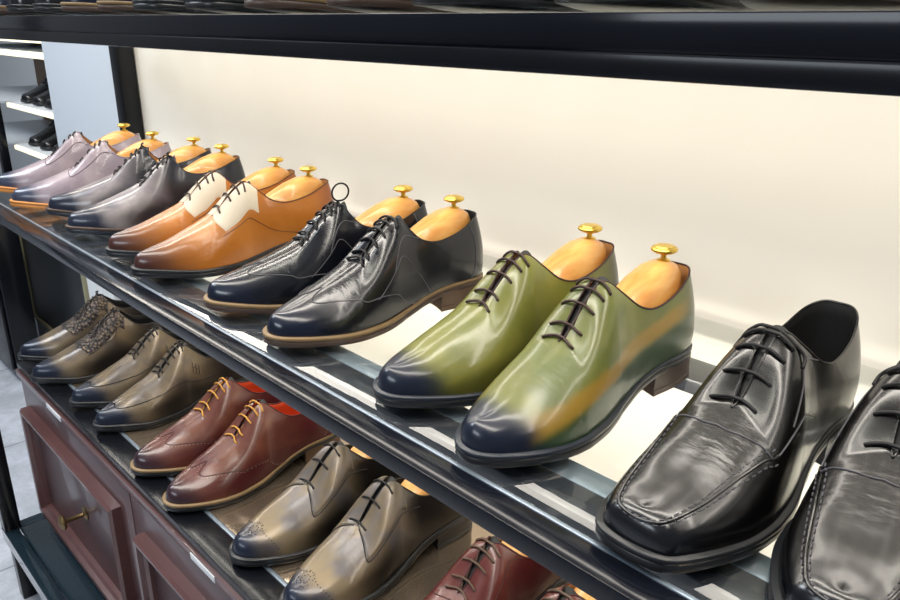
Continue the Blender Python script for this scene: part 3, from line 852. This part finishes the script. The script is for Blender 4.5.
tprotos = {}
def place(k, mir, toe, z, deg, label, group=None, tree=None, scale=1.0):
    """toe = (x, y) of the tip of the sole; deg = turn away from pointing straight out of the shelf"""
    o = proto(k, mir)
    a = math.radians(-90 + deg); Ltip = 0.3085 * scale
    o.rotation_euler = (0, 0, a); o.scale = (scale,) * 3
    o.location = (toe[0] - math.cos(a) * Ltip, toe[1] - math.sin(a) * Ltip, z)
    tag(o, label, 'shoe', group)
    if tree:
        key = (mir, STY[k].get('rise', 1.07))
        if key not in tprotos: tprotos[key] = make_tree_shape(*key); t = tprotos[key]
        else: t = copy_tree(tprotos[key])
        t.location = o.location; t.rotation_euler = o.rotation_euler; t.scale = o.scale
        tag(t, tree, 'shoe tree', 'shoe trees')
    return o

TR = 'wooden shoe tree with brass knob inside the '
# mir -1: image-left shoe of a pair, mir +1: image-right shoe
MID = [
 ('lav', -1.835, -1.668, .400, .392, 'lavender grey shoe', 'far left'),
]
G = 'pairs on the middle glass shelf'
def mid(k, xa, ya, xb, yb, da, db, la, lb, ta=None, tb=None, sc=1.0):
    place(k, -1, (xa, ya), Zm, da, la, G, ta, sc); place(k, 1, (xb, yb), Zm, db, lb, G, tb, sc)
mid('lav', -1.825, .402, -1.654, .391, -24, -23, 'lavender grey lace-up on tan sole, leftmost on the middle shelf', 'lavender grey lace-up on tan sole, the nearer of its pair',
    TR + 'leftmost lavender grey shoe', TR + 'nearer lavender grey shoe')
mid('grey', -1.529, .417, -1.378, .401, -24, -16, 'silver grey shoe with black quarters, left of its pair behind its twin', 'silver grey shoe with black quarters, nearer of its pair beside the tan shoes',
    TR + 'farther silver grey shoe', TR + 'nearer silver grey shoe')
mid('tan', -1.182, .395, -1.069, .387, -14, -12, 'tan shoe with white lace panel, farther of its pair', 'tan shoe with white lace panel, nearer of its pair',
    TR + 'farther tan shoe', TR + 'nearer tan shoe')
mid('navy', -0.873, .397, -0.726, .393, -17, -5, 'blue-black wingtip with a standing lace loop', 'blue-black wingtip beside the olive shoe, nearer of its pair',
    TR + 'wingtip with the standing lace loop', TR + 'nearer blue-black wingtip')
mid('green', -0.523, .396, -0.402, .383, -6, -1.5, 'olive green shoe with dark toe, farther of its pair', 'green shoe with yellow streak along its side and dark toe',
    TR + 'farther olive green shoe', TR + 'green shoe with yellow streak')
mid('black', -0.233, .376, -0.117, .388, 0.5, 5.5, 'whole black square-toed shoe beside the green shoes', 'black square-toed shoe cut off by the right edge of the photo')
GB = 'pairs on the cabinet top'
def low(k, xa, ya, xb, yb, da, db, la, lb, ta=None, tb=None, sc=1.0):
    place(k, -1, (xa, ya), Zc, da, la, GB, ta, sc); place(k, 1, (xb, yb), Zc, db, lb, GB, tb, sc)
low('woven', -1.703, .362, -1.582, .350, -12, -12, 'pewter shoe with woven lace panel at the left end of the cabinet', 'pewter shoe with woven lace panel, nearer of its pair')
low('pewter', -1.409, .368, -1.300, .368, -3, -3, 'slim pewter shoe with dark apron seam, farther of its pair', 'slim pewter shoe with dark apron seam and small side emblem')
low('brogue', -1.110, .358, -0.994, .355, -2, 0, 'burgundy brogue with golden laces, farther of its pair', 'burgundy brogue with golden laces, nearer of its pair')
low('derby', -0.810, .368, -0.688, .364, 0, 0, 'pewter derby with perforated toe beside the burgundy brogues', 'pewter derby with dotted toe line, nearer of its pair', TR + 'farther pewter derby', TR + 'nearer pewter derby')
low('burg', -0.515, .372, -0.400, .368, 0, 0, 'burgundy shoe with taupe laces beside the pewter derbies', 'burgundy shoe lowest right at the bottom edge of the photo', TR + 'burgundy shoe beside the derbies', TR + 'lowest right burgundy shoe')
# upper shelf: only the sole edges show
for i in range(16):
    k = ('black', 'navy')[(i // 2) % 2]
    place(k, -1 if i % 2 == 0 else 1, (-1.98 + i * 0.128, 0.395), Zt, 0, 'dark shoe on the top shelf, only its sole edge in view', 'shoes on the top shelf')

# ------------------------------------------------------------------ neighbouring display at the far left
for k in ('rail', 'black'):
    M[k].node_tree.nodes['Principled BSDF'].inputs['Specular IOR Level'].default_value = 0.28
M['led'] = plain('warm led strip', srgb(255, 244, 214), 0.5)
pb = M['led'].node_tree.nodes['Principled BSDF']; pb.inputs['Emission Color'].default_value = srgb(255, 242, 205); pb.inputs['Emission Strength'].default_value = 1.0
M['backbrown'] = plain('taupe back panel', srgb(140, 112, 88), 0.5, var=0.1, vscale=6)
M['gold'] = plain('pale gold frame', srgb(150, 146, 118), 0.4, metal=0.2, var=0.1)
M['darkpanel'] = plain('dark reflective panel', srgb(18, 22, 25), 0.4, var=0.5, vscale=4)
M['bagleather'] = plain('reddish brown bag leather', srgb(104, 52, 44), 0.35, coat=0.3, var=0.25, vscale=18)
structure(box_obj('display_back', -4.2, -2.83, 1.20, 1.22, H - 0.62, H + 0.4, M['backbrown'], None, 0.001))  # back panel of the lit display
structure(box_obj('display_side_1', -2.845, -2.83, 0.86, 1.20, H - 0.62, H + 0.4, M['pale'], None, 0.001))  # side panel of the lit display
tag(box_obj('display_post', -3.44, -3.405, 0.80, 0.83, H - 0.62, H - 0.24, M['black'], None, 0.001), 'slim black upright in front of the lit shelves at the far upper left', 'post')
for z, th, lab in ((-0.075, .014, 'topmost lit shelf strip at the far upper left'), (-0.122, .020, 'second lit shelf from the top at the far upper left'), (-0.315, .016, 'lit display shelf under the upper row of small dark shoes at far left'), (-0.475, .016, 'lowest lit display shelf just above the leftmost lavender shoe')):
    sh = box_obj('lit_shelf', -4.2, -2.846, 0.862, 1.20, H + z, H + z + 0.012, M['pale'], None, 0.001); tag(sh, lab, 'shelf', 'lit shelves at the far left')
    box_obj('led_strip', -3.40, -2.846, 0.850, 0.861, H + z - th / 2 + .004, H + z + th / 2 + .004, M['led'], sh)
for z in (-0.303, -0.463):
    for i in range(4):
        o = copy_tree(protos[('black', 1)][0]); o.rotation_euler = (0, 0, math.radians(-75)); o.scale = (.85,) * 3
        o.location = (-3.38 + i * 0.14, 1.135, H + z); tag(o, 'small dark shoe on the lit display shelf at the far upper left', 'shoe', 'shoes in the far lit display')
base = empty('low_cabinet', (-2.65, 0.79, 0)); tag(base, 'white low base unit with a gold-framed dark panel at the far left', 'cabinet')
def db(name, *a, mat=M['pale'], bev=0.001):
    o = box_obj(name, *a, mat, None, bev); o.parent = base; o.matrix_parent_inverse = Matrix.Translation(-base.location); return o
db('body', -3.11, -2.22, 0.742, 0.834, 0, H - 0.55)
z0, z1 = H - 1.062, H - 0.58
db('dark_panel', -3.07, -2.452, 0.734, 0.742, z0 + .02, z1, mat=M['darkpanel'])
fm = MB()
prof = [(0, 0), (0, .010), (.004, .013), (.012, .012), (.015, .006), (.016, 0)]
rows = []
for sx, sz in ((0, 0), (1, 0), (1, 1), (0, 1), (0, 0)):
    rows.append([((-3.082 + p[0]) if sx == 0 else (-2.44 - p[0]), 0.742 - p[1], (z0 + p[0]) if sz == 0 else (z1 + .02 - p[0])) for p in prof])
fm.grid(rows); o = autosmooth(fm.build('panel_frame', M['gold'], None, True, 1e-6), 25); o.parent = base; o.matrix_parent_inverse = Matrix.Translation(-base.location)
sd = empty('storage_cabinet', (-3.16, 0.62, 0)); tag(sd, 'black glossy cabinet standing on the floor at the far left edge', 'cabinet')
for nm, a, mt in (('body', (-3.5, -2.83, 0.59, 0.672, 0.02, H - 0.64), M['black']), ('door', (-3.48, -2.85, 0.578, 0.589, 0.05, H - 0.66), M['black']), ('foot_rail', (-3.5, -2.83, 0.6, 0.672, 0, 0.02), M['black'])):
    o = box_obj(nm, *a, mt, None, 0.002); o.parent = sd; o.matrix_parent_inverse = Matrix.Translation(-sd.location)
